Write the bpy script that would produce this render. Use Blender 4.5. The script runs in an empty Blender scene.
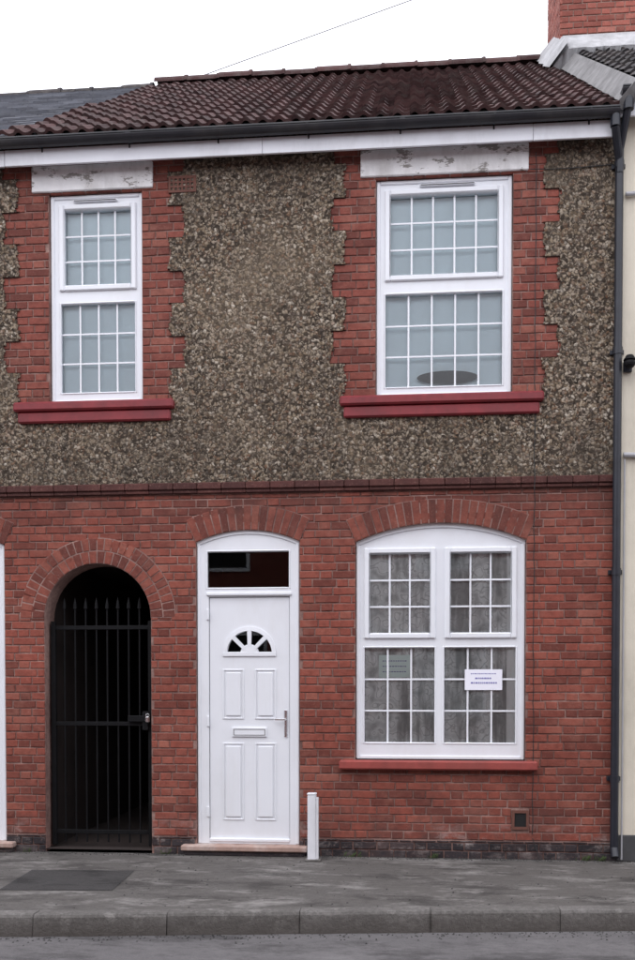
import bpy, bmesh, math, random
from mathutils import Vector
random.seed(7)
scene=bpy.context.scene
COL=bpy.context.collection
def U(a,b): return a+(b-a)*random.random()

# ------------------------------------------------------------------ materials
def N(nt,t,**kw):
    n=nt.nodes.new(t)
    for k,v in kw.items(): setattr(n,k,v)
    return n
def newmat(name):
    m=bpy.data.materials.new(name); m.use_nodes=True
    nt=m.node_tree; b=nt.nodes["Principled BSDF"]
    return m,nt,b
def noise(nt,scale,detail=4,rough=.6,vec=None,dist=0):
    n=N(nt,'ShaderNodeTexNoise'); n.inputs['Scale'].default_value=scale
    n.inputs['Detail'].default_value=detail; n.inputs['Roughness'].default_value=rough
    n.inputs['Distortion'].default_value=dist
    if vec is None: vec=coord(nt)
    nt.links.new(vec,n.inputs['Vector']); return n.outputs['Fac']
def coord(nt,scale=(1,1,1),loc=(0,0,0)):
    c=N(nt,'ShaderNodeNewGeometry')
    mp=N(nt,'ShaderNodeMapping'); mp.inputs['Scale'].default_value=scale; mp.inputs['Location'].default_value=loc
    nt.links.new(c.outputs['Position'],mp.inputs['Vector'])
    return mp.outputs['Vector']
def ramp(nt,fac,stops,interp='LINEAR'):
    r=N(nt,'ShaderNodeValToRGB'); cr=r.color_ramp; cr.interpolation=interp
    while len(cr.elements)<len(stops): cr.elements.new(.5)
    for e,(p,c) in zip(cr.elements,stops):
        e.position=p
        e.color=(c,c,c,1) if isinstance(c,(int,float)) else (*c,1)
    nt.links.new(fac,r.inputs['Fac']); return r.outputs['Color']
def mix(nt,fac,a,b,mode='MIX'):
    m=N(nt,'ShaderNodeMix',data_type='RGBA',blend_type=mode)
    def s(sock,v):
        if isinstance(v,(int,float)) : sock.default_value=v
        elif isinstance(v,tuple): sock.default_value=(*v,1)
        else: nt.links.new(v,sock)
    s(m.inputs[0],fac); s(m.inputs[6],a); s(m.inputs[7],b)
    return m.outputs[2]
def math_(nt,op,a,b=0.0,clamp=False):
    m=N(nt,'ShaderNodeMath',operation=op,use_clamp=clamp)
    for i,v in enumerate((a,b)):
        if isinstance(v,(int,float)): m.inputs[i].default_value=v
        else: nt.links.new(v,m.inputs[i])
    return m.outputs[0]
def bump(nt,b,h,strength=.3,dist=.01):
    n=N(nt,'ShaderNodeBump'); n.inputs['Strength'].default_value=strength
    n.inputs['Distance'].default_value=dist
    nt.links.new(h,n.inputs['Height'])
    nt.links.new(n.outputs['Normal'],b.inputs['Normal']); return n.outputs['Normal']
def zmask(nt,z0,z1,ax='Z'):
    c=N(nt,'ShaderNodeNewGeometry'); s=N(nt,'ShaderNodeSeparateXYZ')
    nt.links.new(c.outputs['Position'],s.inputs[0])
    m=N(nt,'ShaderNodeMapRange'); m.inputs['From Min'].default_value=z0; m.inputs['From Max'].default_value=z1
    nt.links.new(s.outputs[ax],m.inputs['Value']); return m.outputs[0]
def attr(nt,name='rnd'):
    a=N(nt,'ShaderNodeAttribute'); a.attribute_name=name; return a.outputs['Fac']

def plain(name,col,rough=.5,var=.12,scale=6,bmp=.05,metal=0,spec=.5,dirt=None,dscale=2.3,sharp=False):
    m,nt,b=newmat(name)
    n=noise(nt,scale,6)
    lo=tuple(c*(1-var) for c in col); hi=tuple(min(1,c*(1+var)) for c in col)
    c=ramp(nt,n,[(.3,lo),(.7,hi)])
    if dirt:
        n2=noise(nt,dscale,8,.7,coord(nt,(1,1,.35)))
        f=ramp(nt,n2,[(.47,0.0),(.7,dirt[1])])
        c=mix(nt,f,c,dirt[0])
    if sharp:
        c=mix(nt,ramp(nt,noise(nt,7,8,.75,coord(nt,(.6,1,1.3),(2,0,4))),[(.565,0.0),(.59,.85)]),c,(.20,.18,.16))
    nt.links.new(c,b.inputs['Base Color'])
    b.inputs['Roughness'].default_value=rough; b.inputs['Metallic'].default_value=metal
    b.inputs['Specular IOR Level'].default_value=spec
    bump(nt,b,noise(nt,scale*12,4),bmp,.005)
    return m

def brickmat(name,c1,c2,c3,dirt=True,rough=.8,worn=.45):
    m,nt,b=newmat(name)
    c=ramp(nt,attr(nt),[(0,tuple(x*.8 for x in c1)),(.22,c1),(.5,c2),(.85,c2),(1,c3)])
    c=mix(nt,ramp(nt,noise(nt,.8,6,.65),[(.36,0.0),(.68,.6)]),c,tuple(x*.58 for x in c2))
    c=mix(nt,ramp(nt,noise(nt,14,7,.75),[(.32,.55),(.56,0.0)]),c,tuple(x*.42 for x in c1))
    c=mix(nt,ramp(nt,noise(nt,4.3,7,.75,coord(nt,(1,1,1),(5,2,9))),[(.50,0.0),(.72,worn)]),c,(.34,.155,.115))
    c=mix(nt,ramp(nt,noise(nt,55,5,.75),[(.56,0.0),(.75,.5)]),c,(.40,.23,.19))
    if dirt:
        t=ramp(nt,zmask(nt,2.7,3.45),[(0,0.0),(.45,.3),(1,1.0)])
        g=ramp(nt,noise(nt,2.2,7,.7,coord(nt,(1,1,.5))),[(.40,0.0),(.64,.85)])
        f=mix(nt,1.0,t,g,'MULTIPLY')
        up=ramp(nt,zmask(nt,3.4,3.6),[(0,1.0),(1,0.0)],'CONSTANT')
        f=mix(nt,1.0,f,up,'MULTIPLY')
        c=mix(nt,f,c,(.055,.032,.028))
        t=ramp(nt,zmask(nt,.1,1.0),[(0,.8),(1,0.0)])
        g=ramp(nt,noise(nt,3.1,7,.7),[(.42,0.0),(.66,1.0)])
        c=mix(nt,mix(nt,1.0,t,g,'MULTIPLY'),c,(.07,.042,.038))
    t=ramp(nt,zmask(nt,.0,.38),[(0,.2),(.35,.8),(1,0.0)])
    g=ramp(nt,noise(nt,2.6,8,.75,coord(nt,(1,1,1.4),(3.3,0,1))),[(.52,0.0),(.66,1.0)])
    c=mix(nt,mix(nt,1.0,t,g,'MULTIPLY'),c,(.42,.36,.34))
    nt.links.new(c,b.inputs['Base Color']); b.inputs['Roughness'].default_value=rough
    b.inputs['Specular IOR Level'].default_value=.25
    h=mix(nt,.5,noise(nt,120,4,.7),noise(nt,25,4,.6))
    bump(nt,b,h,.7,.008)
    return m

M={}
M['brick']=brickmat('painted_brick',(.175,.050,.037),(.29,.078,.054),(.35,.12,.084))
M['brick_up']=brickmat('quoin_brick',(.16,.050,.039),(.265,.075,.055),(.32,.12,.087),dirt=False,worn=.5)
M['brick_arch']=brickmat('arch_brick',(.15,.045,.035),(.27,.076,.053),(.36,.125,.088),worn=.3)
M['brick_ch']=brickmat('chimney_brick',(.24,.07,.052),(.35,.105,.078),(.44,.17,.13),dirt=False)
M['plinth']=brickmat('blue_plinth_brick',(.025,.022,.026),(.045,.038,.042),(.085,.06,.06),dirt=False,rough=.6,worn=.1)
M['string']=brickmat('string_course_brick',(.075,.027,.024),(.10,.035,.030),(.13,.050,.042),dirt=False,rough=.7,worn=.12)
def mortar(name,a,b_):
    m,nt,b=newmat(name)
    c=ramp(nt,noise(nt,1.3,7,.7),[(.36,a),(.62,b_)])
    c=mix(nt,ramp(nt,noise(nt,30,4,.7),[(.4,.0),(.7,.5)]),c,tuple(x*.6 for x in a))
    nt.links.new(c,b.inputs['Base Color']); b.inputs['Roughness'].default_value=.95
    bump(nt,b,noise(nt,90,4,.7),.5,.005); return m
M['mortar']=mortar('mortar',(.12,.058,.049),(.38,.24,.205))
M['mortar_ch']=plain('mortar_pale',(.26,.17,.14),.95,.3,9,.5)
M['upvc']=plain('white_upvc',(.78,.80,.84),.32,.02,3,.01,dirt=((.62,.61,.60),.3))
M['white_old']=plain('white_fascia_board',(.74,.75,.79),.5,.05,3,.03,dirt=((.36,.35,.34),.35))
M['lintel']=plain('flaking_white_lintel',(.76,.75,.75),.9,.08,7,.5,dirt=((.42,.40,.38),.6),dscale=4,sharp=True)
M['sill_red']=plain('red_gloss_sill',(.20,.018,.024),.5,.22,8,.1,dirt=((.10,.025,.027),.5))
M['sill_brick']=plain('red_painted_sill',(.29,.055,.045),.7,.2,8,.2,dirt=((.14,.05,.04),.5))
M['iron']=plain('black_iron',(.004,.004,.005),.65,.3,12,.1,spec=.2)
M['pipe']=plain('black_pipe_paint',(.014,.016,.024),.4,.3,8,.1)
M['gutter']=plain('gutter_plastic',(.018,.018,.023),.45,.25,4,.05,dirt=((.07,.065,.06),.4))
M['chrome']=plain('chrome',(.75,.75,.76),.25,.05,6,.02,metal=1)
M['dark']=plain('interior_dark',(.012,.011,.011),.9,.2,3,0)
M['interior']=plain('interior_wall',(.10,.095,.09),.9,.1,3,0)
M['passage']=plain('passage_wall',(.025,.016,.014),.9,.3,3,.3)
M['lead']=plain('cement_flashing',(.40,.40,.41),.85,.2,7,.5,dirt=((.16,.16,.16),.6))
M['cream']=plain('cream_render',(.64,.59,.49),.85,.05,5,.3,dirt=((.33,.30,.24),.45))
M['greyplinth']=plain('grey_plinth_paint',(.06,.06,.062),.8,.2,6,.3)
M['terracotta']=plain('terracotta_air_brick',(.13,.05,.035),.8,.2,9,.2)
M['wire']=plain('cable_black',(.02,.02,.02),.6,.1,9,0)
M['wiregrey']=plain('cable_grey',(.38,.38,.40),.6,.1,9,0)
M['step']=plain('doorstep_tile',(.36,.24,.20),.7,.25,9,.3,dirt=((.62,.58,.55),.7))
M['paper']=plain('paper_notice',(.84,.84,.92),.8,.02,4,0)
M['paper_g']=plain('paper_notice_faded',(.84,.93,.90),.8,.04,4,0)
M['ink']=plain('printed_ink',(.16,.15,.40),.8,.02,4,0)
def kerbmat():
    m,nt,b=newmat('kerb_stone')
    c=ramp(nt,attr(nt),[(0,(.16,.15,.14)),(1,(.21,.197,.187))])
    c=mix(nt,ramp(nt,noise(nt,2.2,8,.75),[(.38,0.0),(.62,.75)]),c,(.09,.083,.076))
    c=mix(nt,ramp(nt,noise(nt,26,6,.8),[(.42,0.0),(.66,.7)]),c,(.065,.06,.056))
    c=mix(nt,ramp(nt,noise(nt,6,7,.75,coord(nt,(1,1,1),(1,1,8))),[(.54,0.0),(.68,.7)]),c,(.29,.275,.26))
    c=mix(nt,ramp(nt,zmask(nt,-.15,-.01),[(0,.85),(.5,.55),(1,0.0)]),c,(.070,.060,.053))
    nt.links.new(c,b.inputs['Base Color']); b.inputs['Roughness'].default_value=.9
    bump(nt,b,noise(nt,45,6,.75),.9,.016); return m
M['kerb']=kerbmat()
M['pot']=plain('chimney_pot_clay',(.35,.16,.09),.8,.2,6,.2)

def pebble():
    m,nt,b=newmat('pebbledash')
    v1=N(nt,'ShaderNodeTexVoronoi'); v1.inputs['Scale'].default_value=38
    w=N(nt,'ShaderNodeTexNoise'); w.inputs['Scale'].default_value=28; w.inputs['Detail'].default_value=3; nt.links.new(coord(nt),w.inputs['Vector'])
    vv=mix(nt,.045,coord(nt),w.outputs['Color'],'ADD')
    nt.links.new(vv,v1.inputs['Vector'])
    s=N(nt,'ShaderNodeSeparateColor'); nt.links.new(v1.outputs['Color'],s.inputs[0])
    st=ramp(nt,s.outputs[0],[(0,(.020,.015,.011)),(.26,(.050,.036,.026)),(.44,(.135,.097,.064)),(.66,(.235,.178,.120)),(.87,(.36,.295,.222)),(1,(.54,.48,.40))])
    st=mix(nt,ramp(nt,s.outputs[1],[(.6,0.0),(.85,.6)]),st,(.17,.137,.12))
    st=mix(nt,ramp(nt,s.outputs[2],[(.78,0.0),(.92,.6)]),st,(.20,.105,.062))
    e=ramp(nt,v1.outputs['Distance'],[(.38,0.0),(.8,1.0)])
    c=mix(nt,e,st,(.042,.032,.024))
    v2=N(nt,'ShaderNodeTexVoronoi'); v2.inputs['Scale'].default_value=75; nt.links.new(vv,v2.inputs['Vector'])
    s2=N(nt,'ShaderNodeSeparateColor'); nt.links.new(v2.outputs['Color'],s2.inputs[0])
    c=mix(nt,ramp(nt,s2.outputs[0],[(.0,.8),(.4,0.0)]),c,(.032,.024,.018))
    c=mix(nt,ramp(nt,s2.outputs[1],[(.76,0.0),(.92,.6)]),c,(.40,.335,.26))
    c=mix(nt,ramp(nt,noise(nt,1.1,6,.65),[(.42,0.0),(.72,.5)]),c,(.060,.046,.035))
    c=mix(nt,ramp(nt,noise(nt,.9,6,.6,coord(nt,(1,1,1),(7,1,3))),[(.5,0.0),(.75,.3)]),c,(.28,.22,.155))
    t=ramp(nt,zmask(nt,3.45,4.1),[(0,.6),(1,0.0)])
    g=ramp(nt,noise(nt,3,6,.7,coord(nt,(1.6,1,.3))),[(.4,0.0),(.65,1.0)])
    c=mix(nt,mix(nt,1.0,t,g,'MULTIPLY'),c,(.045,.037,.030))
    # darker vertical streaks, stronger towards the top
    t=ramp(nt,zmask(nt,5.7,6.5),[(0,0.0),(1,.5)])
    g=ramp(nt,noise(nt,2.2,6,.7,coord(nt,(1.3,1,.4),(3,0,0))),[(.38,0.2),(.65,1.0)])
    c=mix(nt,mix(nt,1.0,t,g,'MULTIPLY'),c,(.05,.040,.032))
    nt.links.new(c,b.inputs['Base Color']); b.inputs['Roughness'].default_value=.9
    b.inputs['Specular IOR Level'].default_value=.2
    h=mix(nt,.5,math_(nt,'SUBTRACT',1.0,v1.outputs['Distance']),noise(nt,14,4,.6))
    bump(nt,b,h,.7,.02)
    return m
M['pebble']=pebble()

def tilemat(name,a,b_,c_,rough=.85,moss=(.15,.135,.12),ma=.55):
    m,nt,b=newmat(name)
    c=ramp(nt,attr(nt),[(0,a),(.5,b_),(1,c_)])
    c=mix(nt,ramp(nt,noise(nt,1.4,6,.65),[(.42,0.0),(.7,.5)]),c,tuple(x*.55 for x in a))
    c=mix(nt,ramp(nt,noise(nt,9,6,.7),[(.46,0.0),(.68,ma)]),c,moss)
    nt.links.new(c,b.inputs['Base Color']); b.inputs['Roughness'].default_value=rough
    b.inputs['Specular IOR Level'].default_value=.22
    bump(nt,b,noise(nt,60,5,.7),.4,.006); return m
M['tile']=tilemat('maroon_roof_tile',(.042,.021,.021),(.064,.030,.029),(.100,.052,.050),moss=(.115,.095,.088))
M['slate']=tilemat('grey_slate',(.14,.145,.165),(.19,.20,.225),(.26,.27,.30),.55,moss=(.24,.24,.25),ma=.4)
M['tile_dark']=tilemat('dark_roof_tile',(.03,.028,.03),(.05,.045,.048),(.07,.06,.06))
M['fillet']=plain('mortar_verge_fillet',(.19,.185,.185),.9,.3,9,.5,dirt=((.07,.065,.065),.7))

def tarmac(name,lo,hi,patch,light=None,lf=.4):
    m,nt,b=newmat(name)
    c=ramp(nt,noise(nt,60,6,.85),[(.32,lo),(.68,hi)])
    c=mix(nt,ramp(nt,noise(nt,1.1,8,.72,coord(nt,(.6,1.5,1))),[(.38,0.0),(.62,.85)]),c,patch)
    c=mix(nt,ramp(nt,noise(nt,2.0,8,.75,coord(nt,(.6,1.3,1),(4,8,0))),[(.50,0.0),(.62,.8)]),c,tuple(x*.55 for x in lo))
    c=mix(nt,ramp(nt,noise(nt,12,7,.8,coord(nt,(.8,1.3,1),(2,2,0))),[(.50,0.0),(.66,.5)]),c,tuple(x*.55 for x in lo))
    c=mix(nt,ramp(nt,noise(nt,170,3,.7),[(.60,0.0),(.72,.6)]),c,tuple(min(1,x*1.7) for x in hi))
    if light: c=mix(nt,ramp(nt,noise(nt,1.7,9,.78,coord(nt,(.8,1.6,1),(1,3,0))),[(.51,0.0),(.64,lf)]),c,light)
    nt.links.new(c,b.inputs['Base Color']); b.inputs['Roughness'].default_value=.85
    b.inputs['Specular IOR Level'].default_value=.25
    bump(nt,b,noise(nt,80,6,.85),.9,.010); return m
M['pave']=tarmac('worn_pavement',(.085,.078,.074),(.155,.145,.137),(.120,.111,.104),(.31,.295,.28),.75)
M['road']=tarmac('road_asphalt',(.11,.103,.105),(.19,.18,.182),(.14,.133,.135),(.23,.22,.22),.5)
M['patch']=tarmac('tarmac_patch',(.045,.043,.043),(.085,.081,.080),(.055,.052,.051))
M['ground']=plain('ground_earth',(.10,.095,.08),.95,.3,.5,.1)

def glass():
    m,nt,b=newmat('window_glass'); nt.nodes.remove(b)
    out=nt.nodes['Material Output']
    t=N(nt,'ShaderNodeBsdfTransparent'); t.inputs[0].default_value=(.94,.97,.97,1)
    g=N(nt,'ShaderNodeBsdfGlossy'); g.inputs['Roughness'].default_value=.01
    fr=N(nt,'ShaderNodeFresnel'); fr.inputs['IOR'].default_value=1.6
    mx=N(nt,'ShaderNodeMixShader')
    nt.links.new(fr.outputs[0],mx.inputs[0]); nt.links.new(t.outputs[0],mx.inputs[1]); nt.links.new(g.outputs[0],mx.inputs[2])
    nt.links.new(mx.outputs[0],out.inputs['Surface']); return m
M['glass']=glass()
def lace(name,lo,hi,sc):
    m,nt,b=newmat(name)
    v=N(nt,'ShaderNodeTexVoronoi',feature='SMOOTH_F1'); v.inputs['Scale'].default_value=sc
    w=N(nt,'ShaderNodeTexNoise'); w.inputs['Scale'].default_value=9; nt.links.new(coord(nt),w.inputs['Vector'])
    nt.links.new(mix(nt,.08,coord(nt),w.outputs['Color'],'ADD'),v.inputs['Vector'])
    c=ramp(nt,v.outputs['Distance'],[(.10,hi),(.32,hi),(.37,lo),(.42,hi),(.70,lo)])
    md=tuple((a*.45+b*.55) for a,b in zip(lo,hi))
    c=mix(nt,ramp(nt,noise(nt,60,5,.8),[(.45,0.0),(.6,.6)]),c,md)
    c=mix(nt,ramp(nt,noise(nt,4,4,.65,coord(nt,(1.8,1,.22))),[(.38,.75),(.52,0.0)]),c,tuple(x*.6 for x in lo))
    nt.links.new(c,b.inputs['Base Color']); b.inputs['Roughness'].default_value=.95
    return m
M['lace']=lace('lace_net_curtain',(.50,.51,.505),(.97,.97,.96),14)
M['blind']=plain('blue_grey_blind',(.76,.87,.92),.9,.05,1.2,.02)
M['drape']=plain('white_drape',(.90,.90,.89),.9,.05,3,.05)

# ------------------------------------------------------------------ mesh tools
class MB:
    def __init__(s): s.v=[];s.f=[];s.r=[]
    def face(s,pts,r=.5):
        i=len(s.v); s.v+= [tuple(p) for p in pts]; s.f.append(tuple(range(i,i+len(pts)))); s.r+=[r]*len(pts)
    def mesh(s,vs,fs,r=.5):
        i=len(s.v); s.v+=[tuple(p) for p in vs]; s.f+=[tuple(k+i for k in f) for f in fs]; s.r+=[r]*len(vs)
    def box(s,x0,x1,y0,y1,z0,z1,ch=.004,r=.5):
        c=min(ch,(x1-x0)*.45,(y1-y0)*.45,(z1-z0)*.45)
        if c<=0:
            vs=[(x,y,z) for x in(x0,x1) for y in(y0,y1) for z in(z0,z1)]
            fs=[(0,1,3,2),(4,6,7,5),(0,4,5,1),(2,3,7,6),(0,2,6,4),(1,5,7,3)]
            s.mesh(vs,fs,r);return
        bm=bmesh.new(); bmesh.ops.create_cube(bm,size=1)
        for v in bm.verts:
            v.co=Vector((x0 if v.co.x<0 else x1,y0 if v.co.y<0 else y1,z0 if v.co.z<0 else z1))
        bmesh.ops.bevel(bm,geom=list(bm.edges),offset=c,segments=1,affect='EDGES',profile=.5)
        bm.verts.index_update()
        s.mesh([v.co.copy() for v in bm.verts],[[v.index for v in f.verts] for f in bm.faces],r); bm.free()
    def brick(s,q,mapf,d0,d1,ch=.004,r=.5):
        cx=sum(a for a,b in q)/4; cz=sum(b for a,b in q)/4
        vs=[]
        for a,b in q:
            dx=cx-a; dz=cz-b
            vs.append((a+(ch if dx>0 else -ch)*min(1,abs(dx)/.01),b+(ch if dz>0 else -ch)*min(1,abs(dz)/.01),d0))
        for a,b in q: vs.append((a,b,d0+ch))
        for a,b in q: vs.append((a,b,d1))
        fs=[(0,1,2,3)]
        for k in range(4):
            n=(k+1)%4; fs.append((k,k+4,n+4,n)); fs.append((k+4,k+8,n+8,n+4))
        s.mesh([mapf(*p) for p in vs],fs,r)
    def cyl(s,p0,p1,r0,r1=None,n=10,cap=True,rr=.5):
        r1=r0 if r1 is None else r1
        p0=Vector(p0);p1=Vector(p1); d=(p1-p0).normalized()
        a=d.orthogonal().normalized(); b=d.cross(a)
        vs=[]
        for p,r in((p0,r0),(p1,r1)):
            for k in range(n):
                t=2*math.pi*k/n; vs.append(p+a*math.cos(t)*r+b*math.sin(t)*r)
        fs=[(k,(k+1)%n,(k+1)%n+n,k+n) for k in range(n)]
        if cap: fs+= [tuple(range(n-1,-1,-1)),tuple(range(n,2*n))]
        s.mesh(vs,fs,rr)
    def tube(s,pts,r,n=10):
        for a,b in zip(pts,pts[1:]): s.cyl(a,b,r,n=n)
        for p in pts[1:-1]: s.ball(p,r*1.02)
    def ball(s,p,r,n=8,sc=(1,1,1)):
        bm=bmesh.new(); bmesh.ops.create_uvsphere(bm,u_segments=n*2,v_segments=n,radius=r)
        bm.verts.index_update()
        s.mesh([(p[0]+v.co.x*sc[0],p[1]+v.co.y*sc[1],p[2]+v.co.z*sc[2]) for v in bm.verts],[[v.index for v in f.verts] for f in bm.faces]); bm.free()
    def strip(s,xs,lo,hi,y0,y1,r=.5):
        for a,b in zip(xs,xs[1:]):
            la,lb,ha,hb=lo(a),lo(b),hi(a),hi(b)
            s.face([(a,y0,la),(b,y0,lb),(b,y0,hb),(a,y0,ha)],r)
            s.face([(a,y0,ha),(b,y0,hb),(b,y1,hb),(a,y1,ha)],r)
            s.face([(a,y0,la),(a,y1,la),(b,y1,lb),(b,y0,lb)],r)
        for x in (xs[0],xs[-1]):
            s.face([(x,y0,lo(x)),(x,y0,hi(x)),(x,y1,hi(x)),(x,y1,lo(x))],r)
    def panel(s,x0,x1,z0,top,ops,yf,yb,r=.5,edges=True):
        xs={round(x0,4),round(x1,4)}
        for o in ops:
            n=20 if o[4] else 1
            for k in range(n+1): 
                x=o[0]+(o[1]-o[0])*(.5-.5*math.cos(math.pi*k/n)) if n>1 else (o[0] if k==0 else o[1])
                xs.add(round(x,4))
        if isinstance(top,tuple):
            tf=top[0]
            for k in range(21): xs.add(round(x0+(x1-x0)*k/20,4))
        else: tf=lambda x:top
        xs=sorted(x for x in xs if x0-1e-6<=x<=x1+1e-6)
        for a,b in zip(xs,xs[1:]):
            if b-a<1e-5: continue
            m=(a+b)/2; ca=cb=z0
            for o in sorted([o for o in ops if o[0]<m<o[1]],key=lambda o:o[2]):
                if o[2]>ca+1e-5:
                    s.face([(a,yf,ca),(b,yf,cb),(b,yf,o[2]),(a,yf,o[2])],r)
                    s.face([(a,yf,o[2]),(b,yf,o[2]),(b,yb,o[2]),(a,yb,o[2])],r)
                ca,cb=o[3](a),o[3](b)
                s.face([(a,yf,ca),(a,yb,ca),(b,yb,cb),(b,yf,cb)],r)
            s.face([(a,yf,ca),(b,yf,cb),(b,yf,tf(b)),(a,yf,tf(a))],r)
            if edges: s.face([(a,yf,tf(a)),(b,yf,tf(b)),(b,yb,tf(b)),(a,yb,tf(a))],r)
        for o in ops:
            for x in(o[0],o[1]):
                if x0<x<x1: s.face([(x,yf,o[2]),(x,yf,o[3](x)),(x,yb,o[3](x)),(x,yb,o[2])],r)
        if edges:
            for x in(x0,x1): s.face([(x,yf,z0),(x,yf,tf(x)),(x,yb,tf(x)),(x,yb,z0)],r)
            s.face([(x0,yf,z0),(x1,yf,z0),(x1,yb,z0),(x0,yb,z0)],r)
    def obj(s,name,mat,parent=None,smooth=False,fix=True):
        me=bpy.data.meshes.new(name); me.from_pydata(s.v,[],s.f)
        at=me.attributes.new('rnd','FLOAT','POINT'); at.data.foreach_set('value',s.r)
        me.materials.append(M[mat] if isinstance(mat,str) else mat)
        if fix:
            bm=bmesh.new(); bm.from_mesh(me)
            bmesh.ops.recalc_face_normals(bm,faces=bm.faces); bm.to_mesh(me); bm.free()
        if smooth:
            for p in me.polygons: p.use_smooth=True
        o=bpy.data.objects.new(name,me); COL.objects.link(o)
        if parent: o.parent=parent
        return o
def empty(name,parent=None):
    e=bpy.data.objects.new(name,None); COL.objects.link(e); e.empty_display_size=.2
    if parent: e.parent=parent
    return e
XZ=lambda u,w,d:(u,d,w)

def arc(xc,w,spring,rise):
    R=(w*w/4+rise*rise)/(2*rise); zc=spring+rise-R
    f=lambda x:zc+math.sqrt(max(0,R*R-(x-xc)**2)) if abs(x-xc)<=w/2+1e-4 else spring
    return f,R,zc

# ------------------------------------------------------------------ layout
H=empty('brick_house')
NL=empty('slate_roof_house')
NR=empty('cream_rendered_house')
WX0,WX1=-5.2,2.735
DXC=-.632
dfn,dR,dzc=arc(DXC,.97,2.92,.11)
wfn,wR,wzc=arc(1.146,1.545,2.905,.165)
pfn,pR,pzc=arc(-2.065,1.03,2.222,.515)
nfn,_,_=arc(-3.455,.97,2.92,.11)
flat=lambda z:(lambda x:z)
op_door=(DXC-.485,DXC+.485,.09,dfn,1)
op_win=(.373,1.918,.90,wfn,1)
op_pas=(-2.58,-1.55,0,pfn,1)
op_nd=(-3.94,-2.97,.09,nfn,1)
op_ul=(-2.51,-1.62,4.24,flat(6.19),0)
op_ur=(.555,1.785,4.22,flat(6.19),0)
OPS=[op_door,op_win,op_pas,op_nd,op_ul,op_ur]
w=MB(); w.panel(WX0,WX1,0,6.66,OPS,.009,.26); w.obj('wall_mortar','mortar',H,fix=False)

def opening_interval(o,zl,zh):
    if zh<=o[2]+.002: return None
    xc=(o[0]+o[1])/2
    if o[4]==0:
        return (o[0]-.004,o[1]+.004) if zl<o[3](xc)-.01 else None
    if zl>=o[3](xc)-.003: return None
    if o[3](o[0])>=zl: return (o[0]-.004,o[1]+.004)
    a,b=o[0],xc
    for _ in range(30):
        m=(a+b)/2
        if o[3](m)<zl:a=m
        else:b=m
    return (a-.004,2*xc-a+.004)
def courses(mb,u0,u1,w0,w1,mapf,excl,seed=0,d0=0.0,d1=.03,ch_=.075,allow=None,jit=.0025,flem=True):
    rnd=random.Random(seed); k=0; z=w0
    while z<w1-.02:
        zt=min(z+ch_,w1)-.011
        ivs=allow(z,zt,k) if allow else [(u0,u1)]
        for e in excl:
            iv=opening_interval(e,z,zt)
            if iv:
                nv=[]
                for a,b in ivs:
                    if iv[1]<=a or iv[0]>=b: nv.append((a,b));continue
                    if iv[0]>a: nv.append((a,iv[0]))
                    if iv[1]<b: nv.append((iv[1],b))
                ivs=nv
        x=u0-.4-(.169 if k%2 else 0)+rnd.uniform(-.012,.012); h=0
        while x<u1+.3:
            L=(.215 if (h%2==0 or not flem) else .1025); h+=1
            L+=rnd.uniform(-.004,.004)
            for a,b in ivs:
                p=max(x,a);q=min(x+L,b)
                if q-p>.022:
                    j=lambda:rnd.uniform(-jit,jit)
                    dz=j(); dd=d0+rnd.uniform(-.0015,.0025)
                    t=rnd.uniform(-.0018,.0018)
                    mb.brick([(p+j(),z+dz-t),(q+j(),z+dz+t),(q+j(),zt+dz+t),(p+j(),zt+dz-t)],mapf,dd,d1,.0045,rnd.random())
            x+=L+.011
        z+=ch_; k+=1
op_vent=(1.80,1.955,.27,flat(.455),0)
b=MB(); courses(b,WX0,WX1,.175,3.37,XZ,[op_door,op_win,op_pas,op_nd,op_vent],1); b.obj('brickwork_ground_floor','brick',H,fix=False)
b=MB(); courses(b,WX0,WX1,0,.17,XZ,[op_door[:2]+(0,)+op_door[3:],op_pas,op_nd[:2]+(0,)+op_nd[3:]],2,d0=-.006); b.obj('plinth_bricks','plinth',H,fix=False)
b=MB()
def qallow(z,zt,k):
    s=(k//4)%2
    o=.0 if s else .13
    return [(-2.94+o,-1.22-o),(.16+o*.85,2.19-o)]
courses(b,-3,2.3,4.235,6.66,XZ,[op_ul,op_ur],3,allow=lambda z,zt,k:[(a-.05,c+.05) for a,c in qallow(z,zt,k)]); b.obj('quoin_brickwork','brick_up',H,fix=False)

# pebbledash render, stepped round the brick quoins
b=MB(); rnd=random.Random(5); z=3.47; yf=-.014
def solid(zm):
    if zm<4.235: return []
    k=int((zm-4.235)/.075); return qallow(0,0,k)
while z<6.65:
    zt=min(z+.02,6.66); zm=(z+zt)/2
    q=solid(zm); xs=[WX0]
    for a,c in q:
        xs+= [a+rnd.uniform(-.013,.013)+.012*math.sin(z*19+a),c+rnd.uniform(-.013,.013)+.012*math.sin(z*23+c)]
    xs.append(WX1)
    for i in range(0,len(xs),2):
        a,c=xs[i],xs[i+1]
        b.face([(a,yf,z),(c,yf,z),(c,yf,zt),(a,yf,zt)])
        for x in(a,c): b.face([(x,yf,z),(x,yf,zt),(x,.03,zt),(x,.03,z)])
    z=zt
kz=4.235
while kz<6.6:
    for a,c in [(-2.95,-2.79),(-1.37,-1.21),(.15,.28),(2.05,2.20)]:
        b.face([(a,yf,kz),(c,yf,kz),(c,.03,kz),(a,.03,kz)])
    kz+=.3
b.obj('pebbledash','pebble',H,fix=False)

# string course
b=MB(); rnd=random.Random(9); x=WX0
while x<WX1:
    e=min(x+.2265,WX1); j=rnd.uniform(-.0015,.0015)
    b.box(x,e-.0025,-.030+j,.03,3.372,3.402,.004,rnd.random())
    b.box(x,e-.0025,-.046+j,.03,3.404,3.468,.007,rnd.random())
    x+=.228
b.obj('string_course','string',H)

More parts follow.
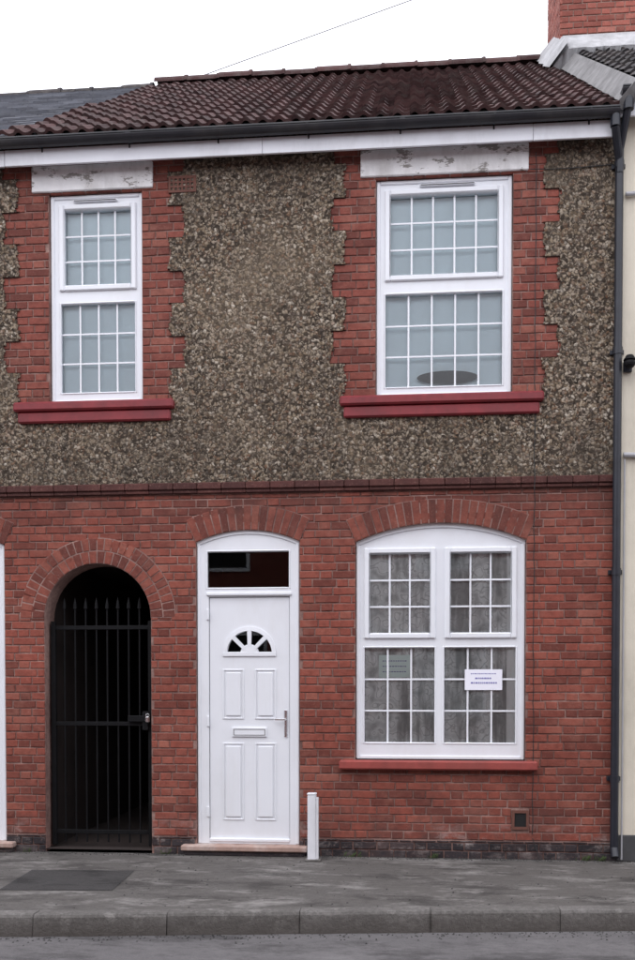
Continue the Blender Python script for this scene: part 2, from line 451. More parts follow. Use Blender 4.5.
# arches
def arch_ring(mb,xc,zc,r0,r1,a0,a1,n,proud=-.005,gap=.011,seed=0):
    rnd=random.Random(seed)
    for i in range(n):
        s=a0+(a1-a0)*i/n; e=a0+(a1-a0)*(i+1)/n
        rm=(r0+r1)/2; g=gap/rm/2
        if a1>a0: s+=g;e-=g
        else: s-=g;e+=g
        q=[(xc+r0*math.cos(s),zc+r0*math.sin(s)),(xc+r0*math.cos(e),zc+r0*math.sin(e)),(xc+r1*math.cos(e),zc+r1*math.sin(e)),(xc+r1*math.cos(s),zc+r1*math.sin(s))]
        mb.brick(q,XZ,proud+rnd.uniform(-.002,.002),.06,.004,rnd.random())
b=MB()
ha=math.asin(.485/dR); arch_ring(b,DXC,dzc,dR+.002,dR+.225,math.pi/2+ha,math.pi/2-ha,15,seed=1)
arch_ring(b,-3.455,dzc,dR+.002,dR+.225,math.pi/2+ha,math.pi/2-ha,15,seed=2)
hw=math.asin(.7725/wR); arch_ring(b,1.146,wzc,wR+.002,wR+.215,math.pi/2+hw,math.pi/2-hw,23,seed=3)
arch_ring(b,-2.065,pzc,.517,.628,math.pi,0,24,seed=4)
arch_ring(b,-2.065,pzc,.638,.748,math.pi,0,30,seed=5)
b.obj('arch_voussoirs','brick_arch',H,fix=False)
b=MB()
for (xc,zc,r0,r1,a) in [(DXC,dzc,dR,dR+.23,ha),(-3.455,dzc,dR,dR+.23,ha),(1.146,wzc,wR,wR+.22,hw),(-2.065,pzc,.515,.757,math.pi/2)]:
    n=40
    for i in range(n):
        s=math.pi/2+a-2*a*i/n; e=math.pi/2+a-2*a*(i+1)/n
        P=lambda r,t,y:(xc+r*math.cos(t),y,zc+r*math.sin(t))
        b.face([P(r0,s,-.0005),P(r0,e,-.0005),P(r1,e,-.0005),P(r1,s,-.0005)])
        b.face([P(r0,s,-.0005),P(r0,s,.02),P(r0,e,.02),P(r0,e,-.0005)])
b.obj('arch_mortar','mortar',H,fix=False)

# lintels, sills
b=MB(); b.box(-2.665,-1.51,-.022,.2,6.20,6.44,.008); b.box(.415,1.92,-.022,.2,6.20,6.44,.008); b.obj('concrete_lintels','lintel',H)
b=MB()
for x0,x1,z1 in((-2.84,-1.31,4.24),(.23,2.06,4.22)):
    b.box(x0,x1,-.085,.10,z1-.085,z1,.016); b.box(x0+.035,x1-.035,-.055,.03,z1-.19,z1-.087,.014)
b.obj('upper_sills','sill_red',H)
b=MB(); b.box(.226,2.025,-.075,.10,.815,.90,.014); b.obj('ground_sill','sill_brick',H)

def airbrick(x0,x1,z0,z1,name,y=-.022):
    b=MB(); b.panel(x0,x1,z0,z1,[(x0+.02+i*(x1-x0-.03)/6,x0+.02+i*(x1-x0-.03)/6+(x1-x0)/11,z0+.02+j*(z1-z0-.03)/3,flat(z0+.02+j*(z1-z0-.03)/3+(z1-z0)/6),0) for i in range(6) for j in range(3)],y,.03)
    b.obj(name,'terracotta',H,fix=False)
    b=MB(); b.box(x0+.003,x1-.003,y+.016,.03,z0+.003,z1-.003,0); b.obj(name+'_void','dark',H)
airbrick(-1.36,-1.10,6.14,6.29,'air_brick_upper')
b=MB(); b.panel(1.803,1.952,.272,.448,[(1.825,1.93,.298,flat(.424),0)],-.010,.03); b.obj('air_vent_frame','terracotta',H,fix=False)
b=MB(); b.box(1.81,1.945,-.001,.03,.28,.44,0); b.obj('air_vent_void','dark',H)

# ------------------------------------------------------------------ windows
def rim(mb,x0,x1,z0,z1,w_,yf,yb,ch=.006):
    mb.box(x0,x0+w_,yf,yb,z0,z1,ch); mb.box(x1-w_,x1,yf,yb,z0,z1,ch)
    mb.box(x0+w_,x1-w_,yf,yb,z0,z0+w_,ch); mb.box(x0+w_,x1-w_,yf,yb,z1-w_,z1,ch)
def window(name,parent,x0,x1,z0,top,panes,y=.04):
    W=empty(name,parent)
    fr=MB(); fr.panel(x0,x1,z0,top,[(p[0],p[1],p[2],flat(p[3]),0) for p in panes],y+.012,y+.07)
    if not isinstance(top,tuple):
        rim(fr,x0,x1,z0,top,.034,y-.002,y+.02,.006)
    else:
        f=top[0]; fr.box(x0,x0+.034,y-.002,y+.02,z0,f(x0)-.03,.006); fr.box(x1-.034,x1,y-.002,y+.02,z0,f(x1)-.03,.006)
        fr.box(x0+.034,x1-.034,y-.002,y+.02,z0,z0+.034,.006)
        fr.strip([x0+(x1-x0)*k/24 for k in range(25)],lambda x:f(x)-.036,f,y-.002,y+.02)
    gl=MB(); ba=MB()
    for (a,c,d,e,nc,nr,op) in panes:
        if op: rim(fr,a-.052,c+.052,d-.052,e+.052,.052,y-.012,y+.03,.010)
        rim(fr,a-.016,c+.016,d-.016,e+.016,.018,y+.004+(-.012 if op else 0),y+.036,.008)
        gy=y+.042
        gl.face([(a,gy,d),(c,gy,d),(c,gy,e),(a,gy,e)])
        for i in range(1,nc): 
            X=a+(c-a)*i/nc; ba.box(X-.0085,X+.0085,gy-.008,gy-.002,d,e,.002)
        for i in range(1,nr):
            Z=d+(e-d)*i/nr; ba.box(a,c,gy-.0075,gy-.0025,Z-.0085,Z+.0085,.002)
    fr.obj(name+'_frame','upvc',W,fix=False); gl.obj(name+'_glass','glass',W,fix=False); ba.obj(name+'_glazing_bars','upvc',W)
    rb=MB(); t=top if not isinstance(top,tuple) else top[0]((x0+x1)/2)
    X0,X1,Y0,Y1,Z0,Z1=x0-.3,x1+.3,.262,2.2,z0-.2,t+.15
    for q in ([(X0,Y1,Z0),(X1,Y1,Z0),(X1,Y1,Z1),(X0,Y1,Z1)],[(X0,Y0,Z0),(X0,Y1,Z0),(X0,Y1,Z1),(X0,Y0,Z1)],[(X1,Y0,Z0),(X1,Y1,Z0),(X1,Y1,Z1),(X1,Y0,Z1)],[(X0,Y0,Z0),(X1,Y0,Z0),(X1,Y1,Z0),(X0,Y1,Z0)],[(X0,Y0,Z1),(X1,Y0,Z1),(X1,Y1,Z1),(X0,Y1,Z1)]):
        rb.face(q)
    rb.obj(name+'_room','interior',W,fix=False)
    return W
def curtain(name,parent,x0,x1,z0,z1,y,mat,amp=.012,per=.09,seed=0):
    b=MB(); rnd=random.Random(seed); n=int((x1-x0)/.012); ph=rnd.uniform(0,6)
    vs=[];fs=[]
    nz=8
    for i in range(n+1):
        x=x0+(x1-x0)*i/n
        for j in range(nz+1):
            z=z0+(z1-z0)*j/nz
            yy=y+amp*math.sin(x/per*6.28+ph+.5*math.sin(z*2+x*3))+amp*.5*math.sin(x/per*2.3+z)
            vs.append((x,yy,z))
    for i in range(n):
        for j in range(nz):
            k=i*(nz+1)+j; fs.append((k,k+nz+1,k+nz+2,k+1))
    b.mesh(vs,fs); return b.obj(name,mat,parent,smooth=True)

W1=window('upper_window_small',H,-2.505,-1.62,4.245,6.185,[(-2.375,-1.735,5.35,6.05,4,3,1),(-2.415,-1.70,4.35,5.18,4,3,0)])
curtain('blind',W1,-2.6,-1.5,4.2,6.3,.125,'blind',.004,.5,1)
W2=window('upper_window_large',H,.56,1.78,4.225,6.185,[(.685,1.655,5.33,6.05,5,3,1),(.64,1.70,4.32,5.16,5,3,0)])
curtain('blind',W2,.45,1.9,4.2,6.3,.135,'blind',.003,.6,2)
b=MB(); b.ball((1.21,.108,4.415),.28,14,(1,.055,.22)); b.obj('oval_tray_on_sill','greyplinth',W2,smooth=True)
W3=window('ground_window',H,.378,1.913,.905,(wfn,),[(.50,1.055,2.07,2.80,3,3,1),(1.24,1.79,2.07,2.80,3,3,1),(.452,1.10,1.06,1.935,3,3,0),(1.185,1.835,1.06,1.935,3,3,0)])
curtain('net_curtain',W3,.40,1.9,.9,3.05,.112,'lace',.009,.13,3)
curtain('side_drape_right',W3,1.755,1.9,.9,3.05,.094,'drape',.004,.06,5)
b=MB(); b.box(-2.28,-1.86,.018,.04,6.115,6.135,.003); b.box(.95,1.45,.018,.04,6.115,6.135,.003); b.obj('trickle_vents','upvc',H)
b=MB(); b.box(-2.27,-1.87,.0155,.0175,6.121,6.128,0); b.box(.96,1.44,.0155,.0175,6.121,6.128,0); b.obj('trickle_vent_slots','gutter',H)
# notices
P=empty('paper_notice',None)
b=MB(); b.box(1.375,1.715,.066,.068,1.545,1.735,0); b.obj('sheet','paper',P)
b=MB()
for i,(a,c,hh) in enumerate([(1.43,1.66,.004),(1.47,1.62,.007),(1.43,1.67,.007)]):
    z=1.695-i*.042; x=a
    while x<c:
        l=U(.008,.022); b.box(x,min(x+l,c),.0645,.0655,z-hh,z+hh,0); x+=l+.006
b.obj('printed_lines','ink',P)
P=empty('paper_notice.001',None)
b=MB(); b.box(.585,.885,.0835,.0855,1.66,1.87,0); b.obj('sheet','paper_g',P)
b=MB()
for i in range(3):
    x=.62
    while x<.84:
        l=U(.008,.02); b.box(x,x+l,.0828,.0832,1.81-i*.05,1.818-i*.05,0); x+=l+.008
b.obj('printed_lines','ink',P)

# ------------------------------------------------------------------ door
def door(name,parent,x0,x1,fn):
    D=empty(name,parent); y=.035
    fr=MB()
    gx0,gx1=x0+.095,x1-.095
    lx0,lx1=x0+.108,x1-.090
    fr.panel(x0,x1,.10,(fn,),[(gx0,gx1,2.50,flat(2.835),0),(lx0,lx1,.14,flat(2.415),0)],y,y+.07)
    fr.box(x0,x0+.03,y-.012,y+.01,.10,fn(x0)-.02,.006); fr.box(x1-.03,x1,y-.012,y+.01,.10,fn(x1)-.02,.006)
    fr.strip([x0+(x1-x0)*k/24 for k in range(25)],lambda x:fn(x)-.032,fn,y-.012,y+.01)
    rim(fr,gx0-.016,gx1+.016,2.484,2.851,.018,y-.008,y+.03,.008)
    fr.box(lx0-.02,lx1+.02,y-.02,y+.02,2.425,2.455,.006)
    fr.obj('frame','upvc',D,fix=False)
    g=MB(); g.face([(gx0,y+.03,2.50),(gx1,y+.03,2.50),(gx1,y+.03,2.835),(gx0,y+.03,2.835)]); g.obj('transom_glass','glass',D,fix=False)
    rb=MB()
    X0,X1,Y0,Y1,Z0,Z1=x0-.1,x1+.1,.262,1.8,0.05,3.2
    for q in ([(X0,Y1,Z0),(X1,Y1,Z0),(X1,Y1,Z1),(X0,Y1,Z1)],[(X0,Y0,Z0),(X0,Y1,Z0),(X0,Y1,Z1),(X0,Y0,Z1)],[(X1,Y0,Z0),(X1,Y1,Z0),(X1,Y1,Z1),(X1,Y0,Z1)],[(X0,Y0,Z1),(X1,Y0,Z1),(X1,Y1,Z1),(X0,Y1,Z1)]): rb.face(q)
    rb.obj('hallway','dark',D,fix=False)
    L=MB(); yl=y+.014
    fx=(lx0+lx1)/2; fr_=.225; fz=1.885
    ffn=lambda x:fz+math.sqrt(max(0,fr_**2-(x-fx)**2))
    L.panel(lx0+.005,lx1-.005,.144,2.408,[(fx-fr_,fx+fr_,fz,ffn,1)],yl,yl+.045)
    def rp(a,c,d,e):
        rim(L,a,c,d,e,.016,yl-.008,yl+.002,.004)
        L.box(a+.032,c-.032,yl-.012,yl,d+.032,e-.032,.011)
    pw=.205
    for s in(-1,1):
        a=fx-.255 if s<0 else fx+.05
        rp(a,a+pw,1.27,1.74); rp(a,a+pw,.32,1.05)
    n=28
    for i in range(n):
        t0=math.pi*i/n;t1=math.pi*(i+1)/n
        P=lambda r,t,yy:(fx+r*math.cos(t),yy,fz+r*math.sin(t))
        for (ra,rb_) in((fr_-.012,fr_+.028),(0.0,.085)):
            L.face([P(ra,t0,yl-.014),P(rb_,t0,yl-.010),P(rb_,t1,yl-.010),P(ra,t1,yl-.014)])
            L.face([P(rb_,t0,yl-.010),P(rb_+.004,t0,yl+.02),P(rb_+.004,t1,yl+.02),P(rb_,t1,yl-.010)])
            if ra>0:L.face([P(ra,t0,yl-.014),P(ra-.004,t0,yl+.02),P(ra-.004,t1,yl+.02),P(ra,t1,yl-.014)])
    L.box(fx-fr_-.028,fx+fr_+.028,yl-.014,yl+.02,fz-.028,fz+.016,.006)
    for t in(math.pi*.25,math.pi*.5,math.pi*.75):
        d=Vector((math.cos(t),0,math.sin(t))); nrm=Vector((-d.z,0,d.x))*.016
        a=Vector((fx,yl-.013,fz))+d*.07; c=Vector((fx,yl-.013,fz))+d*(fr_-.005)
        L.face([a-nrm,c-nrm*1.3,c+nrm*1.3,a+nrm])
        for sg in(-1,1):
            p=a+nrm*sg;q=c+nrm*1.3*sg
            L.face([p,q,q+Vector((0,.03,0)),p+Vector((0,.03,0))])
    L.obj('door_leaf','upvc',D,fix=False)
    g=MB(); g.strip([fx-fr_+2*fr_*k/24 for k in range(25)],flat(fz),ffn,yl+.018,yl+.020); g.obj('fanlight_glass','glass',D)
    b=MB(); rim(b,lx0,lx1,.142,2.411,.0045,yl+.006,yl+.03,0); b.obj('door_seal','gutter',D)
    b=MB(); b.box(fx-.165,fx+.165,yl-.016,yl+.002,1.105,1.195,.005); b.obj('letterbox','upvc',D)
    b=MB(); rim(b,fx-.15,fx+.15,1.12,1.18,.006,yl-.020,yl-.012,.002); b.obj('letterbox_flap_edge','fillet',D)
    b=MB(); b.box(lx1-.055,lx1-.022,yl-.012,yl+.002,1.10,1.36,.006); b.cyl((lx1-.038,yl,1.27),(lx1-.038,yl-.045,1.27),.010)
    b.box(lx1-.14,lx1-.03,yl-.055,yl-.040,1.26,1.28,.006); b.obj('handle','chrome',D)
    b=MB(); 
    for z in(.35,1.2,2.2): b.box(lx0-.022,lx0+.004,y-.016,y+.004,z,z+.10,.005)
    b.obj('hinges','upvc',D)
    b=MB(); b.box(lx0,lx1,y-.012,y+.03,.118,.150,.006); b.obj('threshold','upvc',D)
    return D
door('front_door',H,DXC-.48,DXC+.48,dfn)
door('front_door',NL,-3.935,-2.975,nfn)
for par,x0,x1 in((H,-1.25,-.07),(NL,-4.06,-2.87)):
    b=MB(); b.box(x0,x1,-.10,.10,.045,.098,.010); b.obj('doorstep','step',par)
    b=MB(); b.box(x0+.03,x1-.03,-.07,.10,.0,.043,.006); b.obj('doorstep_base','plinth',par)

# ------------------------------------------------------------------ passage and gate
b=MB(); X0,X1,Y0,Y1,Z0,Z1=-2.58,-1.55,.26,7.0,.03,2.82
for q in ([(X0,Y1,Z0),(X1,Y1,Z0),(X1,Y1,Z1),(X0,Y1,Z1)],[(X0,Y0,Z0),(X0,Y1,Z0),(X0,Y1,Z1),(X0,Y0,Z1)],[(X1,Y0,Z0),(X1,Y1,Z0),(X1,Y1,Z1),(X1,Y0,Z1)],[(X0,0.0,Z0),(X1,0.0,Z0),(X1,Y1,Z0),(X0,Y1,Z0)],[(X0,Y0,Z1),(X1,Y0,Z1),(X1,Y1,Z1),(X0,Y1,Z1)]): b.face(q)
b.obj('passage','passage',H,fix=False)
G=empty('iron_gate',None)
b=MB(); y=.13
b.box(-2.56,-2.515,y-.02,y+.02,.05,2.20,.004); b.box(-1.61,-1.565,y-.02,y+.02,.05,2.20,.004)
for z in(2.12,1.20,.16): b.box(-2.515,-1.61,y-.012,y+.012,z,z+.04,.003)
n=9
for i in range(1,n):
    x=-2.535+(.945)*i/n
    top=2.33
    b.cyl((x,y,.08),(x,y,top),.009,n=8)
    b.cyl((x,y,top-.01),(x,y,top+.03),.020,.016,n=8); b.cyl((x,y,top+.03),(x,y,top+.10),.017,.001,n=8)
b.obj('gate_bars','iron',G)
b=MB(); b.box(-1.80,-1.60,y-.055,y-.02,1.24,1.30,.006); b.box(-1.66,-1.60,y-.05,y-.015,1.16,1.34,.006); b.obj('gate_bolt','iron',G)
b=MB(); b.box(-1.625,-1.58,y-.085,y-.055,1.235,1.295,.01)
for k in range(8):
    a=math.pi*k/8;c=math.pi*(k+1)/8
    b.cyl((-1.602+.017*math.cos(a),y-.07,1.295+.022*math.sin(a)),(-1.602+.017*math.cos(c),y-.07,1.295+.022*math.sin(c)),.004,n=6)
b.obj('padlock','chrome',G)

# ------------------------------------------------------------------ eaves, gutter, downpipe
def eaves(par,x0,x1,dz=0):
    b=MB(); x=x0; rnd=random.Random(int(x0*10))
    while x<x1-.01:
        e=min(x+2.4,x1); j=rnd.uniform(-.002,.002)
        b.box(x,e-.003,-.165+j,-.14,6.375+dz,6.52+dz,.003); x=e
    b.obj('fascia_board','white_old',par)
    b=MB(); b.box(x0,x1,-.139,.02,6.485+dz,6.50+dz,0); b.obj('soffit','white_old',par)
    b=MB(); n=10; R=.062; yc=-.232; zc=6.565+dz
    for rr in(R,R-.005):
        for i in range(n):
            a=math.pi+math.pi*i/n; c=math.pi+math.pi*(i+1)/n
            b.face([(x0,yc+rr*math.cos(a),zc+rr*math.sin(a)),(x1,yc+rr*math.cos(a),zc+rr*math.sin(a)),(x1,yc+rr*math.cos(c),zc+rr*math.sin(c)),(x0,yc+rr*math.cos(c),zc+rr*math.sin(c))])
    b.box(x0,x1,yc-R-.006,yc-R+.004,zc-.008,zc+.006,.002)
    for x in(x0,x1):
        for i in range(n):
            a=math.pi+math.pi*i/n; c=math.pi+math.pi*(i+1)/n
            b.face([(x,yc,zc),(x,yc+R*math.cos(a),zc+R*math.sin(a)),(x,yc+R*math.cos(c),zc+R*math.sin(c))])
    x=x0+.35
    k=0
    while x<x1:
        wd=.05 if k%3==1 else .012; rr=R+.005
        for i in range(n):
            a=math.pi+math.pi*i/n; c=math.pi+math.pi*(i+1)/n
            b.face([(x,yc+rr*math.cos(a),zc+rr*math.sin(a)),(x+wd,yc+rr*math.cos(a),zc+rr*math.sin(a)),(x+wd,yc+rr*math.cos(c),zc+rr*math.sin(c)),(x,yc+rr*math.cos(c),zc+rr*math.sin(c))])
        b.box(x,x+.014,-.172,-.166,6.485+dz,6.56+dz,.001)
        x+=.82;k+=1
    b.obj('gutter','gutter',par,fix=False)
eaves(H,-2.86,2.66); eaves(NL,-5.2,-2.862)
eaves(NR,2.68,7.5,.17)
b=MB(); X=2.70
b.cyl((2.63,-.232,6.52),(2.63,-.232,6.42),.042,n=14); b.tube([(2.63,-.232,6.43),(2.70,-.07,6.20),(2.70,-.07,.12)],.036,14)
b.cyl((2.70,-.07,.13),(2.70,-.12,.05),.036,n=14)
for z in(6.18,4.55,2.6,.75): 
    b.cyl((X,-.07,z-.03),(X,-.07,z+.03),.042,n=14); b.box(X-.06,X+.06,-.035,.0,z-.02,z+.02,.003)
b.cyl((2.74,-.232,6.70),(2.74,-.232,6.56),.045,n=14); b.tube([(2.74,-.232,6.60),(2.70,-.09,6.30),(2.70,-.08,6.1)],.034,12)
b.obj('downpipe','pipe',H)

# ------------------------------------------------------------------ roofs
Y0,Z0=-.235,6.60; RY,RZ=4.2,9.70
SL=math.hypot(RY-Y0,RZ-Z0); cs=(RY-Y0)/SL; sn=(RZ-Z0)/SL
def rp_(x,s,h,dz=0): return (x,Y0+s*cs-h*sn,Z0+dz+s*sn+h*cs)
def tile_roof(name,par,xl,xr,mat,gauge=.30,per=.15,dz=0,amp=.026,seed=0):
    b=MB(); rnd=random.Random(seed); nrow=int(SL/gauge)+1
    for r in range(nrow):
        s0=r*gauge; s1=min(s0+gauge+.03,SL)
        if s0>=SL: break
        f=s0/SL
        a,c=xl(f)+rnd.uniform(-.02,.02),xr(f)
        a=xr(0)-per*int((xr(0)-a)/per)
        ncol=int((c-a)/per)+1
        rowj=rnd.uniform(-.004,.004)
        for k in range(ncol):
            ta=a+k*per; te=min(ta+per,c)
            if te-ta<.01: continue
            rv=rnd.random(); jit=rnd.uniform(-.003,.005); js=rowj+rnd.uniform(-.008,.008)
            m=8; prof=[]
            for i in range(m+1):
                x=ta+(te-ta)*i/m; t=i/m
                h=amp*(max(0,math.cos((t-.28)*math.pi*2))**.8 if abs(t-.28)<.25 else 0)
                h+=-.008*math.sin(min(1,max(0,(t-.5)/.5))*math.pi)
                prof.append((x,h+jit))
            vs=[]
            for x,h in prof: vs.append(rp_(x,s0+js,h+.004,dz))
            for x,h in prof: vs.append(rp_(x,s0+js,h+.036,dz))
            for x,h in prof: vs.append(rp_(x,s1,h+.008,dz))
            q=m+1
            fs=[(i,i+1,i+1+q,i+q) for i in range(m)]+[(i+q,i+1+q,i+1+2*q,i+2*q) for i in range(m)]
            b.mesh(vs,fs,rv)
    return b.obj(name,mat,par,fix=False)
tile_roof('roof_tiles',H,lambda f:-2.93+.36*f,lambda f:2.66,'tile',seed=1)
tile_roof('roof_tiles',NR,lambda f:2.735,lambda f:7.5,'tile_dark',dz=.19,seed=2)
b=MB(); rnd=random.Random(3); g=.20; r=0
while r*g<SL:
    s0=r*g; s1=min(s0+g+.04,SL); x=-5.4+(r%2)*.125
    xe=-2.80+.36*s0/SL
    while x<xe:
        e=min(x+.247,xe); h=rnd.uniform(0,.005); rv=rnd.random()
        vs=[rp_(x,s0,-.02,0),rp_(e,s0,-.02,0),rp_(e,s0,.012+h),rp_(x,s0,.012+h),rp_(e,s1,-.004),rp_(x,s1,-.004)]
        b.mesh(vs,[(0,1,2,3),(3,2,4,5)],rv); x+=.25
    r+=1
b.obj('roof_slates','slate',NL,fix=False)
def deck(par,x0,x1,dz=0):
    b=MB()
    b.face([rp_(x0,0,-.03,dz),rp_(x1,0,-.03,dz),rp_(x1,SL,-.03,dz),rp_(x0,SL,-.03,dz)])
    by=RY*2-Y0
    b.face([(x0,RY,RZ-.03+dz),(x1,RY,RZ-.03+dz),(x1,by,Z0-.03+dz),(x0,by,Z0-.03+dz)])
    b.obj('roof_deck','tile_dark',par,fix=False)
    b=MB(); b.box(x0+.01,x1-.01,by-.5,by-.25,0,Z0+.3+dz,0); b.obj('rear_wall','mortar',par)
    b=MB()
    for x in(x0+.02,x1-.02): b.face([(x,.27,0),(x,by-.5,0),(x,by-.5,Z0+.2+dz),(x,RY,RZ-.06+dz),(x,.27,Z0+.30+dz)])
    b.obj('party_walls','mortar',par,fix=False)
deck(H,-2.80,2.70); deck(NL,-5.2,-2.80,-.02); deck(NR,2.75,7.5,.19)
def ridge(par,x0,x1,dz,mat,r_=.125):
    b=MB(); x=x0; rnd=random.Random(4)
    while x<x1:
        e=min(x+.44,x1); rr=r_+rnd.uniform(-.004,.006); n=10; zz=RZ+dz+rnd.uniform(-.008,.008); rv=rnd.random()
        for i in range(n):
            a=math.pi*i/n;c=math.pi*(i+1)/n
            P=lambda X,t,q=rr:(X,RY-q*math.cos(t),zz-.03+q*math.sin(t)*.9)
            b.face([P(x,a),P(e,a),P(e,c),P(x,c)],rv)
            b.face([P(e-.03,a,rr+.012),P(e+.01,a,rr+.012),P(e+.01,c,rr+.012),P(e-.03,c,rr+.012)],rv)
            b.face([P(e+.01,a,rr+.012),P(e+.01,c,rr+.012),P(e+.01,c,rr-.01),P(e+.01,a,rr-.01)],rv)
        x=e
    b.obj('ridge_tiles',mat,par,fix=False)
ridge(H,-2.57,2.66,.03,'tile'); ridge(NL,-5.2,-2.60,-.05,'tile_dark',.11); ridge(NR,4.0,7.5,.2,'tile_dark')
# sloping mortar verge between the two roofs
b=MB(); rnd=random.Random(8)
n=40
pts=[(SL*i/n,.03+.018*rnd.random()) for i in range(n+1)]
for (s,wl),(t,wt) in zip(pts,pts[1:]):
    b.face([rp_(2.69-wl,s,.035),rp_(2.745,s,.14),rp_(2.745,t,.14),rp_(2.69-wt,t,.035)])
    b.face([rp_(2.745,s,.14),rp_(2.785,s,.19),rp_(2.785,t,.19),rp_(2.745,t,.14)])
b.face([rp_(2.65,0,-.03),rp_(2.65,0,.035),rp_(2.745,0,.14),rp_(2.785,0,.19),rp_(2.785,0,-.03)])
b.obj('verge_fillet','fillet',H,fix=False)
CH=empty('brick_chimney',None)
# cement flaunching dressed round the foot of the stack
b=MB()
x0,x1=2.56,4.15
nn=30
def wav(i): return .05*math.sin(i*1.3)+.035*math.sin(i*2.9+1)
for i in range(nn):
    a=x0+(x1-x0)*i/nn;c=x0+(x1-x0)*(i+1)/nn
    la=4.02+wav(i); lc=4.02+wav(i+1)
    ha_=.235 if a>2.70 else .06+(a-2.56)*1.2; hc_=.235 if c>2.70 else .06+(c-2.56)*1.2
    b.face([rp_(a,la,ha_),rp_(c,lc,hc_),rp_(c,4.62,hc_+.10),rp_(a,4.62,ha_+.10)])
    b.face([rp_(a,la,ha_),rp_(c,lc,hc_),rp_(c,lc,hc_-.14),rp_(a,la,ha_-.14)])
for i in range(10):
    s0=4.0+i*.14; s1=s0+.14
    xa=2.50+.03*math.sin(i*1.7); xb=2.50+.03*math.sin((i+1)*1.7)
    b.face([rp_(xa,s0,.05),rp_(2.72,s0,.32),rp_(2.72,s1,.32),rp_(xb,s1,.05)])
b.obj('cement_flashing','lead',CH,fix=False)
cx0,cx1,cy0,cy1,cz0,cz1=2.70,4.10,3.50,4.60,9.1,11.0
b=MB(); b.box(cx0+.01,cx1-.01,cy0+.01,cy1-.01,cz0,cz1,0); b.obj('stack_core','mortar_ch',CH)
b=MB(); courses(b,cx0,cx1,cz0,cz1,lambda u,w_,d:(u,cy0+d,w_),[],11)
courses(b,cy0,cy1,cz0,cz1,lambda u,w_,d:(cx0+d,u,w_),[],12); courses(b,cy0,cy1,cz0,cz1,lambda u,w_,d:(cx1-d,u,w_),[],13)
b.obj('stack_bricks','brick_ch',CH)
b=MB(); b.box(cx0-.05,cx1+.05,cy0-.05,cy1+.05,cz1,cz1+.12,.01); b.obj('stack_cap','lead',CH)
b=MB()
for x in(3.05,3.75): b.cyl((x,4.05,cz1+.1),(x,4.05,cz1+.6),.15,.12,n=16); b.cyl((x,4.05,cz1+.52),(x,4.05,cz1+.6),.15,.15,n=16)
b.obj('chimney_pots','pot',CH)

# ------------------------------------------------------------------ cream neighbour
nw=[(3.7,4.9,4.3,flat(6.1),0),(3.5,5.0,.95,flat(2.9),0)]
b=MB(); b.panel(2.737,7.5,.24,6.85,nw+[(5.7,6.6,.2401,flat(2.9),0)],-.02,.26); b.obj('rendered_wall','cream',NR,fix=False)
b=MB(); b.box(2.737,5.7,-.035,.2,0,.239,.008); b.box(6.6,7.5,-.035,.2,0,.239,.008); b.obj('plinth','greyplinth',NR)
window('upper_window',NR,3.705,4.895,4.305,6.095,[(3.82,4.78,5.3,5.98,3,3,1),(3.80,4.80,4.4,5.18,3,3,0)])
window('lower_window',NR,3.505,4.995,.955,2.895,[(3.62,4.2,2.1,2.78,3,2,1),(4.32,4.88,2.1,2.78,3,2,1),(3.6,4.22,1.06,1.98,3,3,0),(4.3,4.9,1.06,1.98,3,3,0)])
b=MB(); b.box(5.7,6.6,.05,.09,.02,2.9,.005); b.box(5.82,6.12,.04,.052,.4,1.1,.008); b.box(6.2,6.48,.04,.052,.4,1.1,.008); b.box(5.82,6.12,.04,.052,1.3,2.2,.008); b.box(6.2,6.48,.04,.052,1.3,2.2,.008); b.obj('front_door','upvc',NR)
b=MB(); b.box(3.6,4.99,-.08,.05,4.2,4.303,.01); b.box(3.45,5.05,-.08,.05,.85,.953,.01); b.obj('sills','cream',NR)
LT=empty('wall_light',None)
b=MB(); b.box(2.755,2.83,-.05,-.021,4.37,4.47,.006); b.cyl((2.80,-.05,4.42),(2.80,-.13,4.42),.02); b.obj('bracket','pipe',LT)
b=MB(); b.ball((2.79,-.13,4.42),.05,8,(1,1,.9)); b.cyl((2.79,-.13,4.45),(2.79,-.13,4.49),.055,.03,n=14); b.obj('lamp_head','iron',LT,smooth=False)
b=MB(); b.tube([(2.76,-.05,3.64),(3.3,-.05,3.62)],.022); b.tube([(2.76,-.05,5.93),(2.82,-.05,5.93),(3.3,-.05,6.02)],.018); b.cyl((2.77,-.05,.02),(2.77,-.05,3.6),.008,n=6); b.obj('service_pipes','wiregrey',NR)
b=MB(); pts=[]
z=6.35
rnd=random.Random(21)
while z>.20:
    yy=-.02 if z>3.5 or z<3.3 else -.055
    pts.append((1.985+rnd.uniform(-.006,.006),yy,z)); z-=.12
b.tube(pts,.004,6); b.tube([(1.985,-.02,.2),(2.02,-.03,.1),(2.05,-.05,.0)],.004,6)
b.tube([(x,-.024,6.20+.01*math.sin(x*5)) for x in [1.93,2.1,2.3,2.5,2.66]],.004,6)
b.obj('wall_cable','wire',H)

# white marker post by the door
po=empty('white_post',None)
b=MB()
b.box(-.045,.03,-.27,-.19,.0,.60,.006); 
b.box(.0305,.052,-.262,-.20,.0,.575,.004)
b.box(-.049,.034,-.274,-.186,.60,.615,.004)
b.obj('post_section','white_old',po)
b=MB(); b.box(-.07,.075,-.30,-.16,.0,.018,.008); b.obj('post_foot','kerb',po)

